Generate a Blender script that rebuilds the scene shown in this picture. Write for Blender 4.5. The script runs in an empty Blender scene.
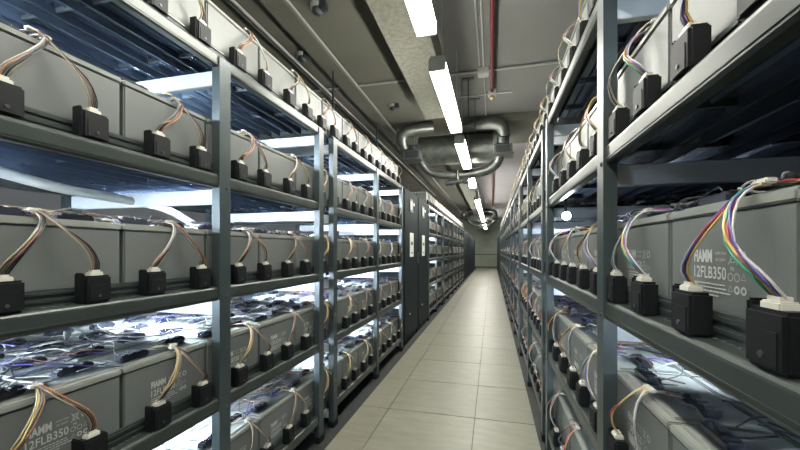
import bpy, bmesh, math, random
from mathutils import Vector, Matrix
random.seed(7)
PI = math.pi
S = bpy.context.scene
C = S.collection

# ------------------------------------------------------------------ camera, world, exposure
CAM_H = 1.126
F_PX, VPX, HOR = 361.0, 492.0, 250.0
YAW = math.atan((VPX - 400) / F_PX)
cd = bpy.data.cameras.new('camera')
cam = bpy.data.objects.new('camera', cd); C.objects.link(cam)
cam.location = (0, 0, CAM_H); cam.rotation_euler = (PI/2, 0, YAW)
cd.sensor_width = 36; cd.lens = F_PX / 800 * 36
cd.shift_y = (HOR - 225) / 800
cd.clip_start = 0.02; cd.clip_end = 100
S.camera = cam
w = bpy.data.worlds.new('world'); S.world = w; w.use_nodes = True
w.node_tree.nodes['Background'].inputs[0].default_value = (0.5, 0.62, 0.8, 1)
w.node_tree.nodes['Background'].inputs[1].default_value = 0.1
S.view_settings.view_transform = 'Standard'; S.view_settings.look = 'None'
S.view_settings.gamma = 1; S.view_settings.use_curve_mapping = False
S.view_settings.exposure = -0.12
LAMP = 75.0          # emission of the aisle tubes
LAMP_SIDE = 6.0     # tubes of the neighbouring aisles, no diffuser
LAMP_RACK = 560.0     # small LED battens clipped under the shelves
cyc = S.cycles
cyc.max_bounces = 8; cyc.diffuse_bounces = 2; cyc.glossy_bounces = 3
cyc.sample_clamp_indirect = 6

def pix(X, Y):
    c, s = math.cos(YAW), math.sin(YAW)
    z = -X*s + Y*c
    if z < 0.05: return -9999
    return 400 + F_PX*(X*c + Y*s)/z

# ------------------------------------------------------------------ materials
def mat(name, col, rough=0.5, metal=0.0, noise=0, namt=0.15, bump=0.0, bscale=80, spec=0.5, emit=None, estr=0, stretch=None):
    m = bpy.data.materials.new(name); m.use_nodes = True
    nt = m.node_tree; b = nt.nodes['Principled BSDF']
    b.inputs['Base Color'].default_value = (*col, 1)
    b.inputs['Roughness'].default_value = rough
    b.inputs['Metallic'].default_value = metal
    b.inputs['Specular IOR Level'].default_value = spec
    if emit:
        b.inputs['Emission Color'].default_value = (*emit, 1)
        b.inputs['Emission Strength'].default_value = estr
    if noise or bump:
        tc = nt.nodes.new('ShaderNodeTexCoord'); mp = nt.nodes.new('ShaderNodeMapping')
        nt.links.new(tc.outputs['Object'], mp.inputs[0])
        if stretch: mp.inputs['Scale'].default_value = stretch
    if noise:
        n = nt.nodes.new('ShaderNodeTexNoise'); n.inputs['Scale'].default_value = noise; n.inputs['Detail'].default_value = 6
        nt.links.new(mp.outputs[0], n.inputs['Vector'])
        r = nt.nodes.new('ShaderNodeValToRGB')
        r.color_ramp.elements[0].position = 0.3; r.color_ramp.elements[1].position = 0.7
        r.color_ramp.elements[0].color = (*[c*(1-namt) for c in col], 1)
        r.color_ramp.elements[1].color = (*[min(1, c*(1+namt)) for c in col], 1)
        nt.links.new(n.outputs[0], r.inputs[0]); nt.links.new(r.outputs[0], b.inputs['Base Color'])
    if bump:
        n2 = nt.nodes.new('ShaderNodeTexNoise'); n2.inputs['Scale'].default_value = bscale; n2.inputs['Detail'].default_value = 4
        nt.links.new(mp.outputs[0], n2.inputs['Vector'])
        bp = nt.nodes.new('ShaderNodeBump'); bp.inputs['Strength'].default_value = bump; bp.inputs['Distance'].default_value = 0.01
        nt.links.new(n2.outputs[0], bp.inputs['Height']); nt.links.new(bp.outputs[0], b.inputs['Normal'])
    return m

M = {}
M['case'] = mat('battery_case_grey', (0.108, 0.118, 0.112), 0.42, noise=3, namt=0.06, bump=0.05, bscale=300)
M['lid'] = mat('battery_lid_grey', (0.20, 0.21, 0.19), 0.28, noise=14, namt=0.12)
M['base'] = mat('battery_base_grey', (0.03, 0.036, 0.036), 0.45)
M['print'] = mat('white_print', (0.42, 0.44, 0.42), 0.6)
M['black'] = mat('black_plastic', (0.004, 0.005, 0.006), 0.55, spec=.25, noise=30, namt=0.2)
M['cover'] = mat('terminal_cover_black', (0.02, 0.024, 0.035), 0.25)
M['plug'] = mat('white_plug', (0.5, 0.49, 0.43), 0.45)
M['steel'] = mat('painted_steel', (0.036, 0.050, 0.052), 0.36, metal=0.25, noise=9, namt=0.12, bump=0.02, bscale=200)
M['beam'] = mat('beam_steel', (0.036, 0.045, 0.041), 0.33, metal=0.3, noise=9, namt=0.10)
M['bar'] = mat('cross_bar_steel', (0.62, 0.66, 0.70), 0.35, metal=0.2, noise=9, namt=0.08)
M['plank'] = mat('shelf_plank_steel', (0.085, 0.115, 0.17), 0.25, metal=0.55, noise=6, namt=0.2)
M['cab'] = mat('cabinet_paint', (0.009, 0.015, 0.017), 0.6, noise=5, namt=0.15, spec=.12)
M['cabtrim'] = mat('cabinet_trim', (0.035, 0.05, 0.055), 0.35)
M['white'] = mat('white_panel', (0.72, 0.74, 0.70), 0.5)
M['slab'] = mat('dark_subfloor', (0.012, 0.014, 0.014), 0.7, noise=4, namt=0.3)
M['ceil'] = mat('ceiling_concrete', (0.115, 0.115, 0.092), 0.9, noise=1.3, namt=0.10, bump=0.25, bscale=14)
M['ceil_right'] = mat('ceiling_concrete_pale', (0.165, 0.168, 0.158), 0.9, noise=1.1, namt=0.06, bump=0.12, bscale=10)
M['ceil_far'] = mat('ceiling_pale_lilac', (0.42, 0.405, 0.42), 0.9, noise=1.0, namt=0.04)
M['rough'] = mat('pitted_concrete', (0.17, 0.172, 0.14), 0.95, noise=26, namt=0.2, bump=0.9, bscale=26)
M['wall'] = mat('end_wall_paint', (0.24, 0.27, 0.22), 0.85, noise=2, namt=0.08)
M['sidewall'] = mat('side_wall_paint', (0.2, 0.21, 0.23), 0.9, noise=2, namt=0.05)
M['galv'] = mat('galvanised_duct', (0.18, 0.195, 0.18), 0.38, metal=0.75, noise=12, namt=0.25, bump=0.08, bscale=20)
M['conduit'] = mat('grey_conduit', (0.40, 0.41, 0.39), 0.45, metal=0.3)
M['darkmetal'] = mat('dark_metal', (0.05, 0.06, 0.065), 0.4, metal=0.4)
M['card'] = mat('tan_cardboard', (0.42, 0.31, 0.18), 0.8, noise=8, namt=.08)
M['red'] = mat('red_pipe_paint', (0.16, 0.006, 0.014), 0.4)
M['box'] = mat('junction_box_plastic', (0.5, 0.51, 0.47), 0.5)
M['brass'] = mat('sprinkler_brass', (0.45, 0.36, 0.2), 0.4, metal=0.5)
M['housing'] = mat('lamp_housing', (0.55, 0.58, 0.56), 0.45)
M['tube'] = mat('lamp_diffuser', (0.9, 0.9, 0.88), 0.5, emit=(1.0, 0.975, 0.88), estr=LAMP)
M['tube_cool'] = mat('bare_lamp_tube', (0.9, 0.9, 0.9), 0.5, emit=(0.78, 0.90, 1.0), estr=LAMP_SIDE)
M['rack_led'] = mat('rack_led_tube', (0.9, 0.9, 0.9), 0.5, emit=(0.74, 0.87, 1.0), estr=LAMP_RACK)
M['rack_led_dim'] = mat('rack_led_tube_dim', (0.9, 0.9, 0.9), 0.5, emit=(0.74, 0.87, 1.0), estr=LAMP_RACK*.3)
M['spot'] = mat('work_lamp_led', (1, 1, 1), 0.5, emit=(0.80, 0.91, 1.0), estr=160)
WC = {'grey': (0.14, 0.14, 0.15), 'orange': (0.38, 0.17, 0.07), 'brown': (0.16, 0.06, 0.035), 'dark': (0.015, 0.016, 0.02),
      'yellow': (0.42, 0.33, 0.10), 'green': (0.03, 0.20, 0.12), 'red': (0.33, 0.03, 0.05), 'violet': (0.06, 0.05, 0.22),
      'white': (0.4, 0.4, 0.37), 'tan': (0.3, 0.25, 0.16), 'blue': (0.04, 0.12, 0.30)}
for k, v in WC.items(): M['w_'+k] = mat('wire_'+k, v, 0.35)

# floor tile: pale stone-look with faint lengthwise streaks, varied per tile
def tile_mat():
    m = bpy.data.materials.new('floor_tile_stone'); m.use_nodes = True; nt = m.node_tree; b = nt.nodes['Principled BSDF']
    g = nt.nodes.new('ShaderNodeNewGeometry'); mp = nt.nodes.new('ShaderNodeMapping'); mp.inputs['Scale'].default_value = (2.2, 9, 1)
    nt.links.new(g.outputs['Position'], mp.inputs[0])
    n = nt.nodes.new('ShaderNodeTexNoise'); n.inputs['Scale'].default_value = 2.4; n.inputs['Detail'].default_value = 9; n.inputs['Roughness'].default_value = .65
    nt.links.new(mp.outputs[0], n.inputs['Vector'])
    r = nt.nodes.new('ShaderNodeValToRGB'); r.color_ramp.elements[0].position = .3; r.color_ramp.elements[1].position = .72
    r.color_ramp.elements[0].color = (.15, .147, .11, 1); r.color_ramp.elements[1].color = (.205, .202, .158, 1)
    nt.links.new(n.outputs[0], r.inputs[0])
    oi = nt.nodes.new('ShaderNodeObjectInfo'); mr = nt.nodes.new('ShaderNodeMapRange')
    mr.inputs['To Min'].default_value = .94; mr.inputs['To Max'].default_value = 1.05
    nt.links.new(oi.outputs['Random'], mr.inputs['Value'])
    mx = nt.nodes.new('ShaderNodeVectorMath'); mx.operation = 'SCALE'
    nt.links.new(r.outputs[0], mx.inputs[0]); nt.links.new(mr.outputs[0], mx.inputs['Scale'])
    nt.links.new(mx.outputs[0], b.inputs['Base Color'])
    b.inputs['Roughness'].default_value = .42
    return m
M['tile'] = tile_mat()

# ------------------------------------------------------------------ mesh helpers
class MB:
    def __init__(s): s.v = []; s.f = []; s.mi = []; s.mats = []; s.sm = []
    def slot(s, m):
        if m not in s.mats: s.mats.append(m)
        return s.mats.index(m)
    def add(s, vs, fs, m, smooth=False):
        o = len(s.v); k = s.slot(m); s.v += [tuple(p) for p in vs]
        for f in fs: s.f.append(tuple(i+o for i in f)); s.mi.append(k); s.sm.append(smooth)
    def box(s, x0, x1, y0, y1, z0, z1, m, ch=0.0):
        if ch <= 0:
            vs = [(x, y, z) for x in (x0, x1) for y in (y0, y1) for z in (z0, z1)]
            s.add(vs, [(0, 1, 3, 2), (4, 6, 7, 5), (0, 4, 5, 1), (2, 3, 7, 6), (0, 2, 6, 4), (1, 5, 7, 3)], m)
            return
        bm = bmesh.new(); bmesh.ops.create_cube(bm, size=1)
        for v in bm.verts: v.co = Vector(((x0+x1)/2+v.co.x*(x1-x0), (y0+y1)/2+v.co.y*(y1-y0), (z0+z1)/2+v.co.z*(z1-z0)))
        bmesh.ops.bevel(bm, geom=bm.edges[:], offset=ch, segments=2, affect='EDGES')
        bm.verts.index_update()
        s.add([v.co[:] for v in bm.verts], [tuple(v.index for v in f.verts) for f in bm.faces], m, False); bm.free()
    def prism(s, prof, axis, a0, a1, m, smooth=False):
        """closed profile [(u,w)] extruded along axis 'y' (u=x,w=z), 'x' (u=y,w=z) or 'z' (u=x,w=y)"""
        def P(u, w, a): return {'y': (u, a, w), 'x': (a, u, w), 'z': (u, w, a)}[axis]
        n = len(prof); vs = [P(u, w, a0) for u, w in prof] + [P(u, w, a1) for u, w in prof]
        s.add(vs, [(i, (i+1) % n, (i+1) % n+n, i+n) for i in range(n)], m, smooth)
        s.add(vs, [tuple(range(n))[::-1], tuple(range(n, 2*n))], m)
    def tube(s, pts, r, m, n=8, caps=True):
        pts = [Vector(p) for p in pts]; rs = r if isinstance(r, (list, tuple)) else [r]*len(pts)
        ref = None; vs = []
        for i, p in enumerate(pts):
            t = (pts[min(i+1, len(pts)-1)] - pts[max(i-1, 0)]).normalized()
            if ref is None: ref = t.orthogonal().normalized()
            ref = (ref - t*ref.dot(t)); ref = ref.normalized() if ref.length > 1e-6 else t.orthogonal().normalized()
            q = t.cross(ref)
            for k in range(n):
                a = 2*PI*k/n; vs.append(p + (ref*math.cos(a)+q*math.sin(a))*rs[i])
        fs = [(i*n+k, i*n+(k+1) % n, (i+1)*n+(k+1) % n, (i+1)*n+k) for i in range(len(pts)-1) for k in range(n)]
        s.add(vs, fs, m, True)
        if caps: s.add(vs, [tuple(range(n))[::-1], tuple(range((len(pts)-1)*n, len(pts)*n))], m)
    def mesh(s, name):
        me = bpy.data.meshes.new(name); me.from_pydata(s.v, [], s.f)
        for m in s.mats: me.materials.append(M[m])
        me.polygons.foreach_set('material_index', s.mi); me.polygons.foreach_set('use_smooth', s.sm)
        bm = bmesh.new(); bm.from_mesh(me)
        bmesh.ops.recalc_face_normals(bm, faces=bm.faces[:]); bm.to_mesh(me); bm.free()
        me.update(); return me
    def build(s, name, parent=None, loc=None, rz=0):
        o = bpy.data.objects.new(name, s.mesh(name)); C.objects.link(o)
        if parent: o.parent = parent
        if loc: o.location = loc
        if rz: o.rotation_euler = (0, 0, rz)
        return o

def tag(o, label=None, cat=None, group=None, kind=None):
    if label: o['label'] = label
    if cat: o['category'] = cat
    if group: o['group'] = group
    if kind: o['kind'] = kind
    return o
def empty(name, loc, rz=0):
    o = bpy.data.objects.new(name, None); C.objects.link(o); o.location = loc; o.rotation_euler = (0, 0, rz)
    o.empty_display_size = .05
    return o
def inst(name, me, parent=None, loc=(0, 0, 0), rz=0):
    o = bpy.data.objects.new(name, me); C.objects.link(o); o.location = loc
    if rz: o.rotation_euler = (0, 0, rz)
    if parent: o.parent = parent
    return o
def copy_tree(o, parent=None):
    c = o.copy(); C.objects.link(c)
    if parent: c.parent = parent
    for ch in list(o.children): copy_tree(ch, c)
    return c
def spline(ctrl, n=12):
    """Catmull-Rom through control points"""
    P = [Vector(p) for p in ctrl]; P = [P[0]*2-P[1]] + P + [P[-1]*2-P[-2]]; out = []
    segs = len(P)-3
    for i in range(n+1):
        u = i/n*segs; k = min(int(u), segs-1); t = u-k
        a, b, c, d = P[k:k+4]
        out.append(.5*((2*b)+(c-a)*t+(2*a-5*b+4*c-d)*t*t+(3*b-a-3*c+d)*t**3))
    return out

ORD = ['first', 'second', 'third', 'fourth', 'fifth', 'sixth', 'seventh', 'eighth', 'ninth', 'tenth', 'eleventh', 'twelfth', 'thirteenth',
       'fourteenth', 'fifteenth', 'sixteenth', 'seventeenth', 'eighteenth', 'nineteenth', 'twentieth', 'twenty-first', 'twenty-second',
       'twenty-third', 'twenty-fourth', 'twenty-fifth', 'twenty-sixth', 'twenty-seventh', 'twenty-eighth', 'twenty-ninth', 'thirtieth',
       'thirty-first', 'thirty-second', 'thirty-third', 'thirty-fourth', 'thirty-fifth', 'thirty-sixth', 'thirty-seventh', 'thirty-eighth',
       'thirty-ninth', 'fortieth']

# ------------------------------------------------------------------ layout numbers
XL, XR = -0.98, 0.29                 # rack front planes
TIERS = [0.15, 0.575, 0.99, 1.41, 1.86]
TN = ['bottom', 'second lowest', 'middle', 'second highest', 'top']
ZC = CAM_H + 2.01                    # ceiling
RW = 0.80                            # rack depth
BL, BH, BD, PITCH = 0.305, 0.213, 0.172, 0.315
END_Y = 23.2

# ------------------------------------------------------------------ setting
b = MB(); b.box(-5.5, 5.5, -6.2, END_Y+.2, -0.15, -0.012, 'slab'); floor = b.build('floor'); tag(floor, kind='structure')
def tile_mesh(w_, l_):
    b = MB(); g = .0022; b.box(-w_/2+g, w_/2-g, -l_/2+g, l_/2-g, -.012, 0, 'tile', ch=.0012); return b.mesh('floor_tile')
cols = [(-.92, -.712), (-.712, -.112), (-.112, .27)]
for (x0, x1) in cols:
    me = tile_mesh(x1-x0, .6)
    y = 2.467 - .6*9
    while y < END_Y:
        o = inst('floor_tile', me, floor, ((x0+x1)/2, y+.3, random.uniform(-.0006, .0004))); y += .6
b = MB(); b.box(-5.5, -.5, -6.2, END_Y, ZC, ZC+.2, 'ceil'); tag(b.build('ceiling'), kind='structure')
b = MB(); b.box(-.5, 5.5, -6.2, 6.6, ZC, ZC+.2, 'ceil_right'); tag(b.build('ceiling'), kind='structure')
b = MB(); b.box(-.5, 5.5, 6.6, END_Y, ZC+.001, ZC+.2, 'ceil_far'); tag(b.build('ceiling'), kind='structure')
for k_, (a, e) in enumerate(((-6.2, 4.78), (6.75, END_Y))):
    b = MB(); b.box(-.865, -.49, a, e, ZC-.26, ZC+.02, 'rough', ch=.006); tag(b.build('trim_1' if not k_ else 'trim_5'), kind='structure')
b = MB(); b.box(-.49, 5.5, 5.55, 6.75, ZC-.11, ZC+.02, 'ceil'); tag(b.build('trim_2'), 'dark concrete cross beam right of the aisle', kind='structure')
b = MB(); b.box(-5.5, 5.5, END_Y, END_Y+.2, -.15, ZC+.2, 'wall'); wn = b.build('wall_back'); tag(wn, kind='structure')
b = MB(); b.box(-3, 3, END_Y-.03, END_Y, 0, .1, 'darkmetal'); tag(b.build('baseboard_back'), kind='structure')
b = MB(); b.box(-3, 3, END_Y-.02, END_Y, .82, .87, 'darkmetal'); tag(b.build('trim_3'), kind='structure')
b = MB(); b.box(-5.7, -5.5, -6.2, END_Y+.2, -.15, ZC+.2, 'sidewall'); tag(b.build('wall_left'), kind='structure')
b = MB(); b.box(5.5, 5.7, -6.2, END_Y+.2, -.15, ZC+.2, 'sidewall'); tag(b.build('wall_right'), kind='structure')
b = MB(); b.box(-5.7, 5.7, -6.4, -6.2, -.15, ZC+.2, 'sidewall'); tag(b.build('wall_front'), kind='structure')

# ------------------------------------------------------------------ racks (local: front plane x=0, depth to -x, y centred)
PW, PD = .058, .034
post_b = MB()
post_b.prism([(0, -PW/2), (0, PW/2), (-PD, PW/2), (-PD, PW/2-.004), (-.004, PW/2-.004), (-.004, -PW/2+.004), (-PD, -PW/2+.004), (-PD, -PW/2)][::-1], 'z', 0.0, 1.845, 'steel')
post_me = post_b.mesh('post')
foot_b = MB(); foot_b.box(-PD-.004, .004, -PW/2-.004, PW/2+.004, -.012, .03, 'black', ch=.004); foot_me = foot_b.mesh('foot')
bolt_b = MB(); bolt_b.tube([(0, 0, 0), (.004, 0, 0)], .006, 'darkmetal', n=8); bolt_me = bolt_b.mesh('bolt')
def beam_mesh(L):
    b = MB(); r = .012; pr = []
    for k in range(5):
        a = k/4*PI/2; pr.append((-.006-r+r*math.sin(a), -r+r*math.cos(a)))
    pr = pr + [(-.006, -.046), (-.010, -.052), (-.03, -.052), (-.03, -.048), (-.011, -.046), (-.011, -.008), (-.046, -.006), (-.046, 0)]
    b.prism(pr[::-1], 'y', -L/2, L/2, 'beam', smooth=False)
    # rolled bead under the face and perforated lip line
    b.box(-.008, -.0045, -L/2, L/2, -.041, -.037, 'beam')
    y = -L/2+.01
    while y < L/2-.01:
        b.box(-.044, -.039, y, y+.008, 0, .0012, 'case'); y += .02
    return b.mesh('beam')
def rail_mesh(L):
    b = MB()
    b.box(-.047, -.043, -L/2, L/2, .0, .042, 'base'); b.box(-.043, -.039, -L/2, L/2, .030, .036, 'beam'); b.box(-.043, -.040, -L/2, L/2, .012, .018, 'beam')
    return b.mesh('guard_rail')
def plank_mesh(L, x0, wd):
    """channel section deck plank with turned-down lips and stiffening ribs"""
    b = MB(); t = .003
    b.prism([(x0, -.004), (x0-wd, -.004), (x0-wd, -.03), (x0-wd+t, -.03), (x0-wd+t, -.004-t), (x0-wd*.55, -.004-t), (x0-wd*.5, -.014), (x0-wd*.45, -.004-t), (x0-t, -.004-t), (x0-t, -.03), (x0, -.03)], 'y', -L/2, L/2, 'plank')
    y = -L/2+.15
    while y < L/2:
        b.box(x0-wd+.003, x0-.003, y, y+.006, -.02, -.007, 'darkmetal'); y += .3
    return b.mesh('shelf_plank')
bar_b = MB(); bar_b.box(-RW+PD, -PD, -.013, .013, -.11, -.055, 'bar', ch=.002); bar_me = bar_b.mesh('cross_bar')
side_rail_b = MB(); side_rail_b.box(-RW+PD, -PD, -.004, .004, -.055, -.030, 'steel'); side_me = side_rail_b.mesh('side_plate')

def make_rack(name, L):
    r = empty(name, (0, 0, 0))
    for y in (-L/2, 0, L/2):
        yy = y - math.copysign(PW/2, y) if y else 0
        for x in (0, -RW+PD):
            p = inst('post', post_me, r, (x, yy, 0)); inst('foot', foot_me, p)
            if x == 0:
                for z in (.53, .95, 1.36): inst('bolt', bolt_me, p, (0, .012, z))
        for t in TIERS:
            inst('cross_bar', bar_me, r, (0, yy, t))
    bm_, rm, rb = beam_mesh(L-.01), rail_mesh(L-.01), None
    planks = [plank_mesh(L-.02, x, .088) for x in (-.060, -.205, -.350, -.495, -.640)]
    for t in TIERS:
        inst('beam', bm_, r, (0, 0, t)); inst('guard_rail', rm, r, (0, 0, t))
        o = inst('beam', bm_, r, (-RW, 0, t), PI)
        for pm in planks: inst('shelf_plank', pm, r, (0, 0, t))
    return r
# (start, end)
near = [(.335, 1.99), (2.128, 3.985)]
near_r = [(.055, 2.155), (2.285, 4.13)]
left_far = [(5.72, 7.50), (7.62, 9.40), (9.52, 11.30), (11.42, 13.20)]
right_far = [(4.25, 6.03), (6.16, 7.94), (8.07, 9.85), (9.98, 11.76), (11.85, 13.63)]
rk = {}
where_l = ['nearest the camera', 'second from camera, ending beside the dark cabinets', 'just past the dark cabinets', 'second past the dark cabinets',
           'third past the dark cabinets', 'fourth past the dark cabinets, farthest']
where_r = ['nearest the camera', 'second from camera', 'third from camera', 'fourth from camera', 'fifth from camera', 'sixth from camera', 'farthest, seventh from camera']
for side, lst, wh in (('left', near+left_far, where_l), ('right', near_r+right_far, where_r)):
    for i, (a, c_) in enumerate(lst):
        L = round(c_-a, 4)
        if L not in rk: r = rk[L] = make_rack('battery_rack', L)
        else: r = copy_tree(rk[L])
        r.location = (XL if side == 'left' else XR, (a+c_)/2, 0); r.rotation_euler = (0, 0, 0 if side == 'left' else PI)
        tag(r, 'grey steel battery rack on the %s side, %s' % (side, wh[i]), 'rack', 'steel racks along the aisle')

# ------------------------------------------------------------------ batteries (local: front face x=0, body to -x, y centred, base z=0)
def case_mesh():
    b = MB()
    b.box(-BD, 0, -BL/2, BL/2, .0, BH-.018, 'case', ch=.004)
    return b.mesh('battery')
def lid_mesh():
    b = MB()
    b.box(-BD-.0015, .0035, -BL/2-.0015, BL/2+.0015, BH-.020, BH-.004, 'lid', ch=.003)
    b.box(-BD+.012, -.014, -BL/2+.012, BL/2-.012, BH-.006, BH+.001, 'lid', ch=.002)
    for k in range(-2, 4): b.box(-BD*.62, -BD*.38, k*.045-.036, k*.045-.012, BH, BH+.003, 'lid')
    return b.mesh('lid')
def cover_mesh():
    b = MB(); b.box(-.016, .016, -.045, .045, 0, .02, 'cover', ch=.004)
    for k in (-1, 0, 1): b.box(-.010, .010, k*.026-.006, k*.026+.006, .0195, .0225, 'cover')
    return b.mesh('terminal_cover')
def text_into(b, s, size, y, z, m, bold=0.0, xo=.0012, sx=1.0, fit=None):
    cu = bpy.data.curves.new('t', 'FONT'); cu.body = s; cu.size = size; cu.resolution_u = 2; cu.offset = bold
    o = bpy.data.objects.new('t', cu); C.objects.link(o)
    bpy.context.view_layer.update()
    me = o.to_mesh()
    if fit:
        xs = [v.co.x for v in me.vertices]; ys = [v.co.y for v in me.vertices]; fx_ = fit[0]/(max(xs)-min(xs)); fy_ = fit[1]/(max(ys)-min(ys))
        for v in me.vertices: v.co.x = (v.co.x-min(xs))*fx_; v.co.y = (v.co.y-min(ys))*fy_
    vs = [(xo, y + v.co.x*sx, z + v.co.y) for v in me.vertices]; fs = [tuple(p.vertices) for p in me.polygons]
    b.add(vs, fs, m); o.to_mesh_clear(); bpy.data.objects.remove(o); bpy.data.curves.remove(cu)
def ring_into(b, y, z, r, m, n=10, wd=.0011, rot=0):
    vs = []; xo = .0012
    for k in range(n):
        a = 2*PI*k/n+rot
        vs += [(xo, y+r*math.cos(a), z+r*math.sin(a)), (xo, y+(r-wd)*math.cos(a), z+(r-wd)*math.sin(a))]
    b.add(vs, [(2*k, 2*((k+1) % n), 2*((k+1) % n)+1, 2*k+1) for k in range(n)], m)
def label_mesh():
    b = MB(); y0 = -.067
    text_into(b, 'FIAMM', .027, y0, .116, 'print', bold=.0010, fit=(.052, .021))
    text_into(b, '12FLB350', .024, y0, .090, 'print', bold=.0003, fit=(.088, .020))
    text_into(b, 'AGM VRLA', .006, y0+.060, .129, 'print'); text_into(b, '12V 350W', .006, y0+.060, .119, 'print')
    for k, l in enumerate((.085, .08, .088, .06)):          # small print: rows of tiny dashes
        y = y0
        while y < y0+l:
            d = random.uniform(.004, .012); b.box(.0004, .0012, y, y+d, .081-k*.006, .0828-k*.006, 'print'); y += d+.002
    for k in range(3):
        ring_into(b, y0+.098+k*.0145, .096, .0062, 'print', n=3 if k == 2 else 12, rot=PI/2)
        ring_into(b, y0+.098+k*.0145, .078, .0062, 'print', n=3 if k == 0 else 12, wd=.0011 if k == 0 else .003, rot=PI/2)
    # crossed-out bin and recycling arrows
    def line(ya, za, yb, zb, w_=.0012):
        d = Vector((yb-ya, zb-za)).normalized(); n_ = Vector((-d.y, d.x))*w_/2
        b.add([(.0012, ya+n_.x, za+n_.y), (.0012, yb+n_.x, zb+n_.y), (.0012, yb-n_.x, zb-n_.y), (.0012, ya-n_.x, za-n_.y)], [(0, 1, 2, 3)], 'print')
    yc, zc = y0+.103, .126
    line(yc-.010, zc-.011, yc+.010, zc+.011); line(yc-.010, zc+.011, yc+.010, zc-.011)
    line(yc-.006, zc+.007, yc-.004, zc-.008); line(yc+.006, zc+.007, yc+.004, zc-.008); line(yc-.007, zc+.007, yc+.007, zc+.007); line(yc-.004, zc-.008, yc+.004, zc-.008)
    text_into(b, 'Pb', .009, yc-.005, zc-.021, 'print')
    ring_into(b, yc+.022, zc, .009, 'print', n=6, wd=.003)
    return b.mesh('printed_label')
case_me, lid_me, cover_me, print_me = case_mesh(), lid_mesh(), cover_mesh(), label_mesh()

def make_battery(full, label):
    r = inst('battery', case_me)
    inst('lid', lid_me, r)
    if full:
        for s in (-1, 1):
            inst('terminal_cover', cover_me, r, (-.05 if s < 0 else -.085, s*.088, BH), 0)
    if label: inst('printed_label', print_me, r)
    return r
proto = {}
bat_stuff = MB()
def stuff_battery(bm, X, Y, Z, s):
    d = -s  # direction of body
    xs = sorted((X, X+d*BD)); xl = sorted((X+s*.0035, X+d*(BD+.0015)))
    bm.box(xs[0], xs[1], Y-BL/2, Y+BL/2, Z, Z+BH-.018, 'case')
    bm.box(xl[0], xl[1], Y-BL/2-.001, Y+BL/2+.001, Z+BH-.019, Z+BH-.002, 'lid')
def place_batteries(side, y0, y1, zones):
    pass
spans = {'left': [(.18, 3.97), (5.75, 13.2)], 'right': [(.195, 13.5)]}
cand = []
for side in ('left', 'right'):
    s = 1 if side == 'left' else -1
    fx = XL - .052 if side == 'left' else XR + .052
    for row in range(4):
        X = fx - s*row*.183
        for ti, tz in enumerate(TIERS):
            n = 0
            for a, e in spans[side]:
                y = a
                while y + PITCH <= e + .02:
                    yc = y + PITCH/2
                    p0, p1 = pix(X, y+.01), pix(X, y+PITCH-.01)
                    vis = (p1 > 1 and side == 'left') or (-9000 < p1 < 799 and side == 'right')
                    if row > 0 and ti >= 2: vis = False
                    if vis: n += 1
                    dist = math.hypot(X, yc)
                    w_ = dist * (1.0 if row == 0 else 1.9) if vis else 999
                    cand.append((w_, side, row, ti, n, X, yc, tz, s)); y += PITCH
cand.sort(key=lambda c: c[0])
ROWN = ['front row', 'second row back', 'third row back', 'fourth row back']
for i, (w_, side, row, ti, n, X, yc, tz, s) in enumerate(cand):
    if i < 300 and w_ < 900:
        full = yc < 4.2; lab = yc < 4.2 and row == 0 and ti in ((0, 1) if side == 'left' else (1, 2))
        k = (full, lab)
        if k not in proto: o = proto[k] = make_battery(full, lab)
        else: o = copy_tree(proto[k])
        o.location = (X, yc, tz); o.rotation_euler = (0, 0, 0 if s > 0 else PI)
        lb = 'grey battery, %s, %s %s shelf, %s from photo %s edge' % (ROWN[row], side, TN[ti], ORD[n-1], side)
        tag(o, lb, 'battery', 'batteries on the %s racks, %s shelf' % (side, TN[ti]))
    else:
        stuff_battery(bat_stuff, X, yc, tz, s)
tag(bat_stuff.build('battery'), 'distant and rearmost grey batteries filling the racks behind the nearer ones', 'batteries', kind='stuff')

# ------------------------------------------------------------------ cable connectors standing on the beams (local: rack front plane x=0)
def housing_mesh():
    b = MB()
    b.box(-.040, -.008, -.033, .033, 0, .070, 'black', ch=.005)
    b.box(-.041, -.012, -.037, -.030, 0, .078, 'black', ch=.003)       # raised end tab
    b.box(-.0085, -.0065, -.022, .022, .006, .046, 'black')
    b.tube([(-.0068, 0, .018), (-.0045, 0, .018)], .004, 'darkmetal', n=8)
    return b.mesh('cable_connector')
def plug_mesh():
    b = MB(); b.box(-.034, -.014, -.016, .016, .066, .079, 'plug', ch=.002); b.box(-.030, -.018, -.010, .010, .079, .084, 'plug'); return b.mesh('plug')
h_me, p_me = housing_mesh(), plug_mesh()
PAL = [['w_grey', 'w_tan', 'w_dark', 'w_brown', 'w_orange'], ['w_tan', 'w_grey', 'w_brown', 'w_dark', 'w_dark'],
       ['w_white', 'w_orange', 'w_grey', 'w_dark', 'w_tan'], ['w_tan', 'w_yellow', 'w_dark', 'w_grey', 'w_brown']]
PALR = [['w_white', 'w_dark', 'w_violet', 'w_red', 'w_yellow'], ['w_green', 'w_yellow', 'w_red', 'w_violet', 'w_white'],
        ['w_yellow', 'w_brown', 'w_white', 'w_dark', 'w_grey'], ['w_grey', 'w_white', 'w_dark', 'w_violet', 'w_tan']]
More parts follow.
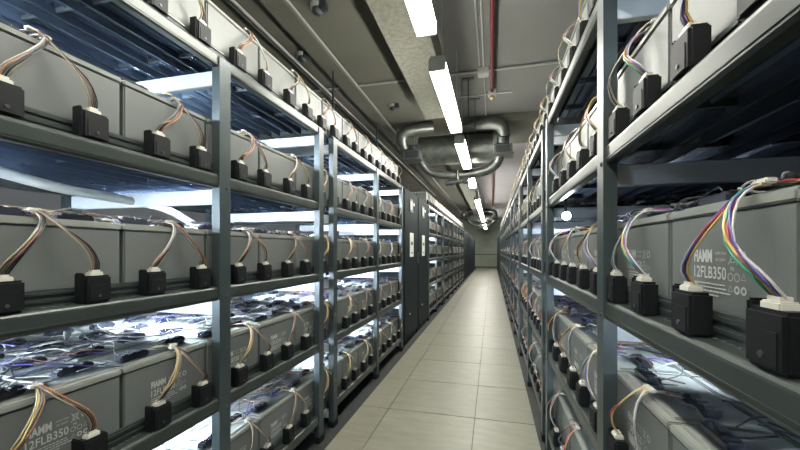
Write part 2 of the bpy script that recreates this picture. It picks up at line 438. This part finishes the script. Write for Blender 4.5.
def wire_paths(dy, rnd, nw=5):
    out = []; bow = rnd.uniform(.006, .022); kink = rnd.uniform(-.012, .012); hz = rnd.uniform(-.004, .006)
    for k in range(nw):
        o = (k-(nw-1)/2); j = lambda q: rnd.uniform(-q, q)
        spread = .0034
        pts = [(-.024, o*.0048, .082), (-.016+bow*.4+j(.002), o*.0048+dy*.06, .106),
               (-.018+bow+j(.004), o*spread+dy*.40+kink+j(.003), .145+j(.004)),
               (-.030+bow*.5+j(.003), o*spread*.8+dy*.82+kink*.5+j(.003), .195+j(.003)),
               (-.050, o*spread*.7+dy, .222+hz+abs(j(.003))), (-.085, o*spread+dy*1.05+j(.01), .2245+abs(j(.006))), (-.125, dy*1.1+o*.012+j(.02), .221+abs(j(.004)))]
        out.append(spline(pts, 15))
    return out
wire_sets = {}
def wire_set(side, lean, v):
    k = (side, lean, v)
    if k not in wire_sets:
        rnd = random.Random(hash((side == 'left', lean, v)) & 0xffff)
        ps = wire_paths(lean*.0935*rnd.uniform(.85, 1.08), rnd); pal = (PAL if side == 'left' else PALR)[v % 4]
        ms = []; al = MB()
        for p, c_ in zip(ps, pal):
            b = MB(); b.tube(p, .0018, c_, n=6); ms.append(b.mesh('wire')); al.tube(p[::1], .0023, c_, n=5)
        t = MB(); q = ps[2][11]; t.box(q.x-.006, q.x+.008, q.y-.012, q.y+.012, q.z-.003, q.z+.005, 'plug', ch=.002)
        wire_sets[k] = (ms, al.mesh('wires'), t.mesh('cable_tie'))
    return wire_sets[k]
cc = []
cspans = {'left': [(.52-.187, 3.93), (5.80, 13.15)], 'right': [(.505-.18, 13.4)]}
for side in ('left', 'right'):
    s = 1 if side == 'left' else -1; X = XL if side == 'left' else XR
    for ti, tz in enumerate(TIERS):
        n = 0
        for a, e in cspans[side]:
            y = a; j = 1
            while y < e:
                yy = y + random.uniform(-.012, .012)
                p = pix(X-s*.03, yy)
                vis = (side == 'left' and p > -12) or (side == 'right' and -9000 < p < 812)
                if vis: n += 1
                # pairs (even, odd) converge: j even leans forward (+Y), odd leans back
                lean_w = 1 if j % 2 == 0 else -1
                cc.append((yy if vis else 999, side, ti, n, X, yy, tz, s, lean_w)); y += .187 if side == 'left' else .18; j += 1
cc.sort(key=lambda c: c[0])
far_c = MB()
for i, (k_, side, ti, n, X, yy, tz, s, lw) in enumerate(cc):
    if k_ > 900:
        if yy > .9: continue
    v = (n*3+ti*5+(i % 3)) % 6
    lean = lw*s
    ms, al, tie = wire_set(side, lean, v)
    if i < 300 and k_ < 900:
        r = inst('cable_connector', h_me, None, (X, yy, tz), 0 if s > 0 else PI)
        inst('plug', p_me, r)
        if yy < 2.1:
            for m_ in ms: inst('wire', m_, r)
            inst('cable_tie', tie, r)
        else: inst('wires', al, r)
        tag(r, 'black cable connector on %s %s shelf edge, %s from photo %s edge' % (side, TN[ti], ORD[n-1] if n <= 40 else 'far', side), 'connector',
            'cable connectors on the %s racks, %s shelf' % (side, TN[ti]))
    else:
        mt = Matrix.Translation((X, yy, tz)) @ Matrix.Rotation(0 if s > 0 else PI, 4, 'Z')
        def addx(x0, x1, y0, y1, z0, z1, m_):
            vs = [mt @ Vector((x, y, z)) for x in (x0, x1) for y in (y0, y1) for z in (z0, z1)]
            far_c.add(vs, [(0, 1, 3, 2), (4, 6, 7, 5), (0, 4, 5, 1), (2, 3, 7, 6), (0, 2, 6, 4), (1, 5, 7, 3)], m_)
        addx(-.040, -.008, -.033, .033, 0, .064, 'black'); addx(-.034, -.014, -.016, .016, .06, .076, 'plug')
        rnd = random.Random(i)
        for q, p in enumerate(wire_paths(lean*.09, rnd, 3)):
            far_c.tube([mt @ p[a_] for a_ in (0, 4, 8, 12, 15)], .0034, ('w_grey', 'w_tan', 'w_white')[q], n=3, caps=False)
tag(far_c.build('cable_connector'), 'distant black cable connectors and their wires far down both rack rows', 'connectors', kind='stuff')

# ------------------------------------------------------------------ loose wiring on the battery tops
def wiring(side, ti, y0, y1, n, seed):
    rnd = random.Random(seed); b = MB(); s = 1 if side == 'left' else -1; fx = XL-.052 if side == 'left' else XR+.052
    for k in range(n):
        d0 = rnd.uniform(.05, .66); y = rnd.uniform(y0, y1); z = TIERS[ti]+BH+.006; pts = []
        ang = rnd.uniform(-1, 1)*1.0 if rnd.random() < .6 else rnd.uniform(-PI/2-.5, -PI/2+.5)
        ln = rnd.uniform(.04, .10); m_ = rnd.choice(['w_dark', 'w_dark', 'w_dark', 'w_dark', 'w_grey', 'w_white', 'w_violet', 'w_white', 'w_brown'])
        for q in range(rnd.randint(3, 6)):
            pts.append((fx-s*d0, y, z+rnd.uniform(0, .028)))
            d0 = min(.70, max(.04, d0+ln*math.sin(ang))); y += ln*math.cos(ang)*(1 if k % 2 else -1); ang += rnd.uniform(-.7, .7)
            y = min(y1+.03, max(y0-.03, y))
        b.tube(spline(pts, 12), rnd.uniform(.0013, .0026), m_, n=5)
    return b
for side in ('left', 'right'):
    for ti in (0, 1, 2):
        for q, (a, e) in enumerate(near):
            nm = {0: 'bottom', 1: 'second lowest', 2: 'middle'}[ti]
            tag(wiring(side, ti, a, e, (150, 90)[q], ti*7+q+(50 if side == 'left' else 0)).build('loose_wiring'),
                'tangled dark and white wires lying over batteries, %s shelf, %s %s rack' % (nm, ('nearest', 'second')[q], side), 'wiring', kind='stuff')

# ------------------------------------------------------------------ battery cabinets
def cabinet(side, y0, y1, label, detail=True, group=None):
    s = 1 if side == 'left' else -1; X = XL+.0 if side == 'left' else XR
    r = empty('electrical_cabinet', (X, (y0+y1)/2, 0), 0 if s > 0 else PI); L = y1-y0
    b = MB(); b.box(-.75, -.022, -L/2, L/2, -.012, 1.87, 'cab', ch=.004); b.build('body', r)
    b = MB(); b.box(-.022, 0, -L/2+.012, L/2-.012, .07, 1.85, 'cab', ch=.004); d = b.build('door', r)
    if detail:
        b = MB(); b.box(0, .004, -.11, .09, 1.04, 1.34, 'white', ch=.001); b.box(.004, .006, -.07, .05, 1.19, 1.23, 'cabtrim'); b.box(.004, .006, -.05, .03, 1.08, 1.10, 'cabtrim')
        b.build('notice_sheet', d)
        b = MB(); b.box(0, .008, -.13, .05, 1.60, 1.76, 'cabtrim'); b.box(.008, .012, -.10, -.03, 1.63, 1.73, 'white', ch=.001); b.build('meter', d)
        b = MB(); b.box(0, .008, .09, .13, 1.69, 1.73, 'white', ch=.002); b.build('indicator', d)
        b = MB(); b.box(0, .02, L/2-.07, L/2-.045, .95, 1.10, 'darkmetal', ch=.004); b.build('handle', d)
        b = MB(); b.box(0, .003, -.12, -.09, .33, .35, 'white'); b.build('badge', d)
    tag(r, label, 'cabinet', group)
    return r
cabinet('left', 4.06, 4.84, 'dark electrical cabinet with white notice, left side, nearer of the pair', True)
cabinet('left', 4.87, 5.62, 'dark electrical cabinet with white notice, left side, farther of the pair', True)
for k in range(9):
    cabinet('left', 13.4+k*.95, 14.33+k*.95, 'dark plain cabinet, far end of left row, %s of its row from camera' % ORD[k], False, 'far left cabinets')
    cabinet('right', 13.7+k*.95, 14.63+k*.95, 'dark plain cabinet, far end of right row, %s of its row from camera' % ORD[k], False, 'far right cabinets')

# ------------------------------------------------------------------ ceiling lights
LX, LZ, LL = -.36, CAM_H+1.23, 1.36
def light_meshes():
    a = MB(); a.box(-.055, .055, -LL/2+.02, LL/2-.02, -.015, .062, 'tube', ch=.014)
    c_ = MB(); c_.box(-.05, .05, -LL/2, LL/2, .056, .082, 'housing', ch=.006)
    e = MB(); e.box(-.058, .058, -.01, .01, -.017, .066, 'housing', ch=.004)
    h = MB(); h.tube([(0, 0, .07), (0, 0, ZC-LZ)], .004, 'conduit', n=6)
    return a.mesh('diffuser'), c_.mesh('housing'), e.mesh('end_cap'), h.mesh('hanger')
dm, hm, em, gm = light_meshes()
lights = [-4.5, -2.8, -1.06, .67, 2.42, 4.15, 5.90, 9.0, 10.4, 11.8, 13.2, 14.6, 17.6, 19.0, 20.4]
def ceiling_light(y, lab, grp=None):
    r = empty('ceiling_light', (LX, y+LL/2, LZ))
    inst('diffuser', dm, r); inst('housing', hm, r)
    for s in (-1, 1): inst('end_cap', em, r, (0, s*(LL/2-.01), 0)); inst('hanger', gm, r, (.02, s*(LL/2-.12), 0))
    tag(r, lab, 'light', grp or 'tube lights above the aisle')
nm = ['long white tube light above the aisle, third behind the camera', 'long white tube light above the aisle, second behind the camera', 'long white tube light above the aisle, just behind the camera', 'long white tube light nearest the camera, cut by photo top', 'long white tube light, second from the photo top',
      'long white tube light just in front of the ring duct', 'white tube light half hidden behind the ring duct']
for i, y in enumerate(lights):
    ceiling_light(y, nm[i] if i < 7 else 'distant white tube light, %s beyond the near ring duct' % ORD[i-7])
# bare battens over the neighbouring aisles
bt = MB(); bt.tube([(0, -.6, 0), (0, .6, 0)], .016, 'tube_cool', n=8); bt_me = bt.mesh('lamp_tube')
bh = MB(); bh.box(-.03, .03, -.64, .64, .022, .06, 'housing'); bh.box(-.02, .02, -.64, -.61, -.02, .03, 'housing'); bh.box(-.02, .02, .61, .64, -.02, .03, 'housing'); bh_me = bh.mesh('housing')
k = 0
for side, X in (('left', -2.55), ('right', 1.9)):
    for q in range(8):
        r = empty('batten_light', (X, -1.2+q*1.75, LZ)); inst('lamp_tube', bt_me, r); inst('housing', bh_me, r)
        h = MB(); h.tube([(0, 0, .05), (0, 0, ZC-LZ)], .004, 'conduit', n=5); h.build('hanger', r)
        tag(r, 'bare batten light behind the %s racks, %s in its row from the camera end' % (side, ORD[q]), 'light', 'batten lights over the %s aisle' % side)
# slim LED battens clipped beneath the shelves inside the racks
bt = MB(); bt.tube([(-.25, 0, 0), (.25, 0, 0)], .009, 'rack_led', n=8); rt_me = bt.mesh('lamp_tube')
bh = MB(); bh.box(-.27, .27, -.016, .012, .009, .018, 'housing'); bh.box(-.27, -.25, -.012, .012, -.011, .012, 'housing'); bh.box(.25, .27, -.012, .012, -.011, .012, 'housing'); rh_me = bh.mesh('housing')
rt2 = rt_me.copy(); rt2.materials[0] = M['rack_led_dim']
def shelf_lamp(side, bay, ti, y):
    s = 1 if side == 'left' else -1
    r = empty('shelf_lamp', ((XL if side == 'left' else XR)-s*.40, y, TIERS[ti]-.075))
    inst('lamp_tube', rt_me if side == 'left' else rt2, r); inst('housing', rh_me, r)
    tag(r, 'slim white lamp under the %s %s shelf, %s bay from the camera' % (side, TN[ti], ORD[bay]), 'lamp', 'slim lamps under the %s shelves' % side)
for bay, y in enumerate((.404, 1.203, 2.197, 3.097, 5.79)):
    for ti in (1, 2, 3, 4): shelf_lamp('left', bay, ti, y)
for bay, y, ti in ((0, .125, 4), (0, .125, 1), (0, .125, 2), (1, 1.147, 1), (1, 1.147, 2), (3, 3.25, 2), (3, 3.25, 3)): shelf_lamp('right', bay, ti, y)
# the glaring small lamp under the right shelf
def at(px, py, z):
    """world point from a pixel and a camera-axis depth"""
    c, s = math.cos(YAW), math.sin(YAW); xc = (px-400)*z/F_PX
    return Vector((xc*c - z*s, xc*s + z*c, CAM_H + (HOR-py)*z/F_PX))
p = at(566, 216, 1.8)
r = empty('work_lamp', p)
b = MB(); b.tube([(0, 0, 0), (0, -.012, 0)], .02, 'spot', n=14); b.build('lens', r)
b = MB(); b.tube([(0, .03, 0), (0, .012, 0), (0, -.004, 0), (0, -.010, 0)], [.012, .02, .026, .026], 'darkmetal', n=14); b.build('lamp_body', r)
b = MB(); b.box(-.006, .006, .004, .016, .015, TIERS[3]-p.z-.03, 'darkmetal'); b.build('bracket', r)
tag(r, 'small glaring lamp under the shelf in the right rack', 'lamp')

b = MB(); b.tube(spline([at(-30, 166, .98), at(0, 172, 1.06), at(60, 188, 1.22), at(120, 199, 1.42), at(165, 209, 1.60), at(200, 228, 1.8)], 24), .017, 'white', n=10)
tag(b.build('cable_hose'), 'white hose sagging under the shelf behind the middle left batteries at photo edge', 'hose')
r = empty('cardboard_tray', (-1.56, .98, TIERS[2]+BH+.006))
b = MB(); b.box(-.09, .09, -.2, .2, 0, .05, 'card', ch=.002); b.build('tray', r)
b = MB(); b.box(-.092, .092, -.21, .19, .05, .056, 'card', ch=.001); b.build('tray_lid', r)
tag(r, 'flat tan cardboard tray on batteries of the middle left shelf, photo edge', 'tray')
# ------------------------------------------------------------------ ducts
def ring_duct(yc, lab, k=1.0):
    r = empty('ring_duct', (0, yc, 0))
    H = CAM_H
    x0, x1 = -1.36, .17
    # big cross duct
    b = MB(); b.tube([(-1.18, .25, H+1.66), (-.9, .25, H+1.66), (-.1, .25, H+1.66), (.02, .25, H+1.66)], .235, 'galv', n=28)
    for x in (-1.0, -.75, -.5, -.2): b.tube([(x, .25, H+1.66), (x+.02, .25, H+1.66)], .242, 'galv', n=28)
    b.build('main_duct', r)
    # upper spurs with elbows
    b = MB(); b.tube(spline([(-.9, -.15, H+1.92), (-1.15, -.22, H+1.88), (-1.33, -.25, H+1.82), (-1.38, -.22, H+1.72), (-1.36, -.15, H+1.62)], 22), .09, 'galv', n=16)
    b.tube([(-.9, -.15, H+1.92), (-.93, -.155, H+1.918)], .082, 'galv', n=16); b.build('spur_pipe', r)
    b = MB(); b.tube(spline([(-.45, -.05, H+1.92), (-.15, -.2, H+1.90), (.06, -.25, H+1.86), (.16, -.24, H+1.76), (.15, -.15, H+1.62)], 22), .085, 'galv', n=16)
    b.tube([(.165, -.24, H+1.70), (.16, -.2, H+1.66)], .092, 'darkmetal', n=16); b.build('spur_pipe', r)
    # damper boxes
    for x in (-1.22, .16):
        b = MB(); b.box(x-.13, x+.13, -.25, .02, H+1.42, H+1.56, 'galv', ch=.01); b.box(x-.15, x+.15, -.27, .04, H+1.41, H+1.425, 'galv')
        b.box(x-.1, x+.1, -.255, -.25, H+1.44, H+1.54, 'darkmetal'); b.build('damper_box', r)
        b = MB(); b.tube([(x, -.1, H+1.55), (x, -.1, H+1.66)], .09, 'darkmetal', n=14); b.build('collar', r)
    # lower ring
    b = MB(); b.tube(spline([(-1.12, -.05, H+1.45), (-1.02, .0, H+1.30), (-.88, .02, H+1.22), (-.68, .02, H+1.19), (-.55, .02, H+1.19)], 22), .065, 'galv', n=14); b.build('lower_pipe', r)
    b = MB(); b.tube(spline([(-.50, .02, H+1.18), (-.30, .02, H+1.20), (-.08, .02, H+1.24), (.06, .0, H+1.33), (.12, -.05, H+1.46)], 22), .075, 'galv', n=14); b.build('lower_pipe', r)
    b = MB(); b.tube([(-.525, .02, H+1.26), (-.525, .02, H+1.08)], .028, 'galv', n=10); b.build('drop_pipe', r)
    b = MB(); b.tube([(-.72, .02, H+1.06), (-.40, .02, H+1.10)], .045, 'darkmetal', n=14); b.build('cross_pipe', r)
    b = MB(); b.box(-.45, -.36, -.05, .08, H+1.05, H+1.16, 'black', ch=.005); b.build('valve_box', r)
    for x in (-1.2, -.75, .0, .23):
        b = MB(); b.tube([(x, -.1 if x in (-1.2, .23) else .25, H+1.6 if x in (-1.2, .23) else H+1.8), (x, -.1 if x in (-1.2, .23) else .25, ZC)], .006, 'conduit', n=6); b.build('hanger_rod', r)
    tag(r, lab, 'duct')
    return r
ring_duct(5.75, 'galvanised ring of ducts with elbows above the aisle, nearer one')
r = ring_duct(18.0, 'galvanised ring of ducts far down the aisle near end wall')

# ------------------------------------------------------------------ conduits, boxes, pipes on the ceiling
def pipe(name, pts, rad, m, lab, cat, n=8, clips=None):
    b = MB(); b.tube(pts, rad, m, n=n); o = b.build(name); tag(o, lab, cat)
    return o
H = CAM_H
pipe('sprinkler_pipe', [(0.0, -2, H+1.93), (0.0, 4.52, H+1.93)], .017, 'red', 'red pipe running along the ceiling to the sprinkler', 'pipe')
pipe('sprinkler_pipe', [(0.02, 8.5, H+1.93), (0.02, 17, H+1.93)], .022, 'red', 'distant red pipe seen beneath the ring duct', 'pipe')
def sprinkler(x, y, lab):
    r = empty('sprinkler', (x, y, H+1.93))
    b = MB(); b.box(-.05, .05, -.02, .06, -.05, .03, 'box', ch=.008); b.build('socket', r)
    b = MB(); b.tube([(0, .02, .028), (0, .02, .083)], .012, 'conduit', n=8); b.build('stem', r)
    b = MB(); b.tube([(0, .02, -.05), (0, .02, -.075), (0, .02, -.08), (0, .02, -.10)], [.03, .035, .02, .006], 'brass', n=12); b.build('sprinkler_head', r)
    tag(r, lab, 'sprinkler')
sprinkler(0, 4.54, 'pale sprinkler fitting at the end of the near red pipe'); sprinkler(.02, 17.01, 'sprinkler fitting at the end of the distant red pipe')
pipe('conduit', [(-.13, -2, ZC-.012), (-.13, 4.0, ZC-.012)], .010, 'conduit', 'thin grey conduit left of the red pipe, nearer the lamps', 'conduit')
pipe('conduit', [(-.085, -2, ZC-.012), (-.085, 5.5, ZC-.012)], .010, 'conduit', 'thin grey conduit beside the red pipe through the junction box', 'conduit')
pipe('conduit', [(-.49, 4.12, ZC-.02), (3.5, 4.12, ZC-.02)], .013, 'conduit', 'grey conduit crossing the ceiling right of the aisle beam', 'conduit')
pipe('conduit', [(-4, 4.12, ZC-.02), (-.87, 4.12, ZC-.02)], .013, 'conduit', 'grey conduit crossing the ceiling left of the aisle beam', 'conduit')
pipe('conduit', [(-.45, 4.75, ZC-.02), (.25, 4.75, ZC-.02)], .009, 'conduit', 'short grey conduit beside the sprinkler fitting', 'conduit')
pipe('conduit', [(-1.975, -2, ZC-.05), (-1.975, 13, ZC-.05)], .014, 'conduit', 'long pale conduit above the left rack top', 'conduit')
pipe('conduit', [(-2.04, -2, ZC-.03), (-2.04, 13, ZC-.03)], .008, 'conduit', 'dark thin pipe beside the long pale conduit', 'conduit')
pipe('conduit', [(-1.58, -2, ZC-.02), (-1.58, 22, ZC-.02)], .010, 'conduit', 'thin conduit on the ledge left of the aisle beam', 'conduit')
b = MB(); b.box(-1.78, -1.59, -6.2, END_Y, ZC-.05, ZC+.01, 'ceil', ch=.004); tag(b.build('trim_4'), kind='structure')
def jbox(x, y, z, lab, sx=.06):
    r = empty('junction_box', (x, y, z)); b = MB(); b.box(-sx, sx, -sx, sx, -.055, .01, 'box', ch=.008); b.build('box_body', r)
    b = MB(); b.box(-sx*.85, sx*.85, -sx*.85, sx*.85, -.062, -.055, 'box', ch=.003); b.build('box_lid', r); tag(r, lab, 'junction box')
jbox(-.095, 4.12, ZC-.01, 'pale junction box where conduits cross beside the lamps')
def detector(x, y, lab):
    r = empty('smoke_detector', (x, y, ZC))
    b = MB(); b.tube([(0, 0, 0), (0, 0, -.03), (0, 0, -.035)], [.06, .06, .045], 'conduit', n=16); b.build('base', r)
    b = MB(); b.tube([(0, 0, -.03), (0, 0, -.07), (0, 0, -.085)], [.045, .042, .02], 'darkmetal', n=16); b.build('sensor_head', r)
    b = MB(); b.box(.03, .09, -.05, .02, -.06, 0, 'darkmetal', ch=.006); b.build('side_box', r)
    tag(r, lab, 'detector')
detector(-1.33, 4.82, 'dark ceiling detector left of the pitted concrete beam, above the left rack')
detector(-1.885, 3.34, 'ceiling detector beside the long pale conduit at upper left')
detector(-1.385, 2.70, 'ceiling detector at the photo top, left of the aisle beam')
for (x, y, l_) in ((-1.69, 3.66, 'dark hanger rod dropping from the ceiling behind the left rack top'), (-1.72, 5.3, 'dark hanger rod farther along behind the left rack top'), (-.27, 4.3, 'thin dark rod dropping from the ceiling right of the second lamp'), (-.22, 4.9, 'thin dark rod dropping from ceiling between second lamp and ring duct')):
    r = empty('hanger_rod', (x, y, ZC)); b = MB(); b.tube([(0, 0, 0), (0, 0, -.55)], .013 if x < -1 else .006, 'darkmetal', n=8); b.build('rod', r)
    b = MB(); b.box(-.07, .07, -.03, .03, -.012, 0, 'darkmetal', ch=.003); b.build('plate', r); tag(r, l_, 'hanger rod')
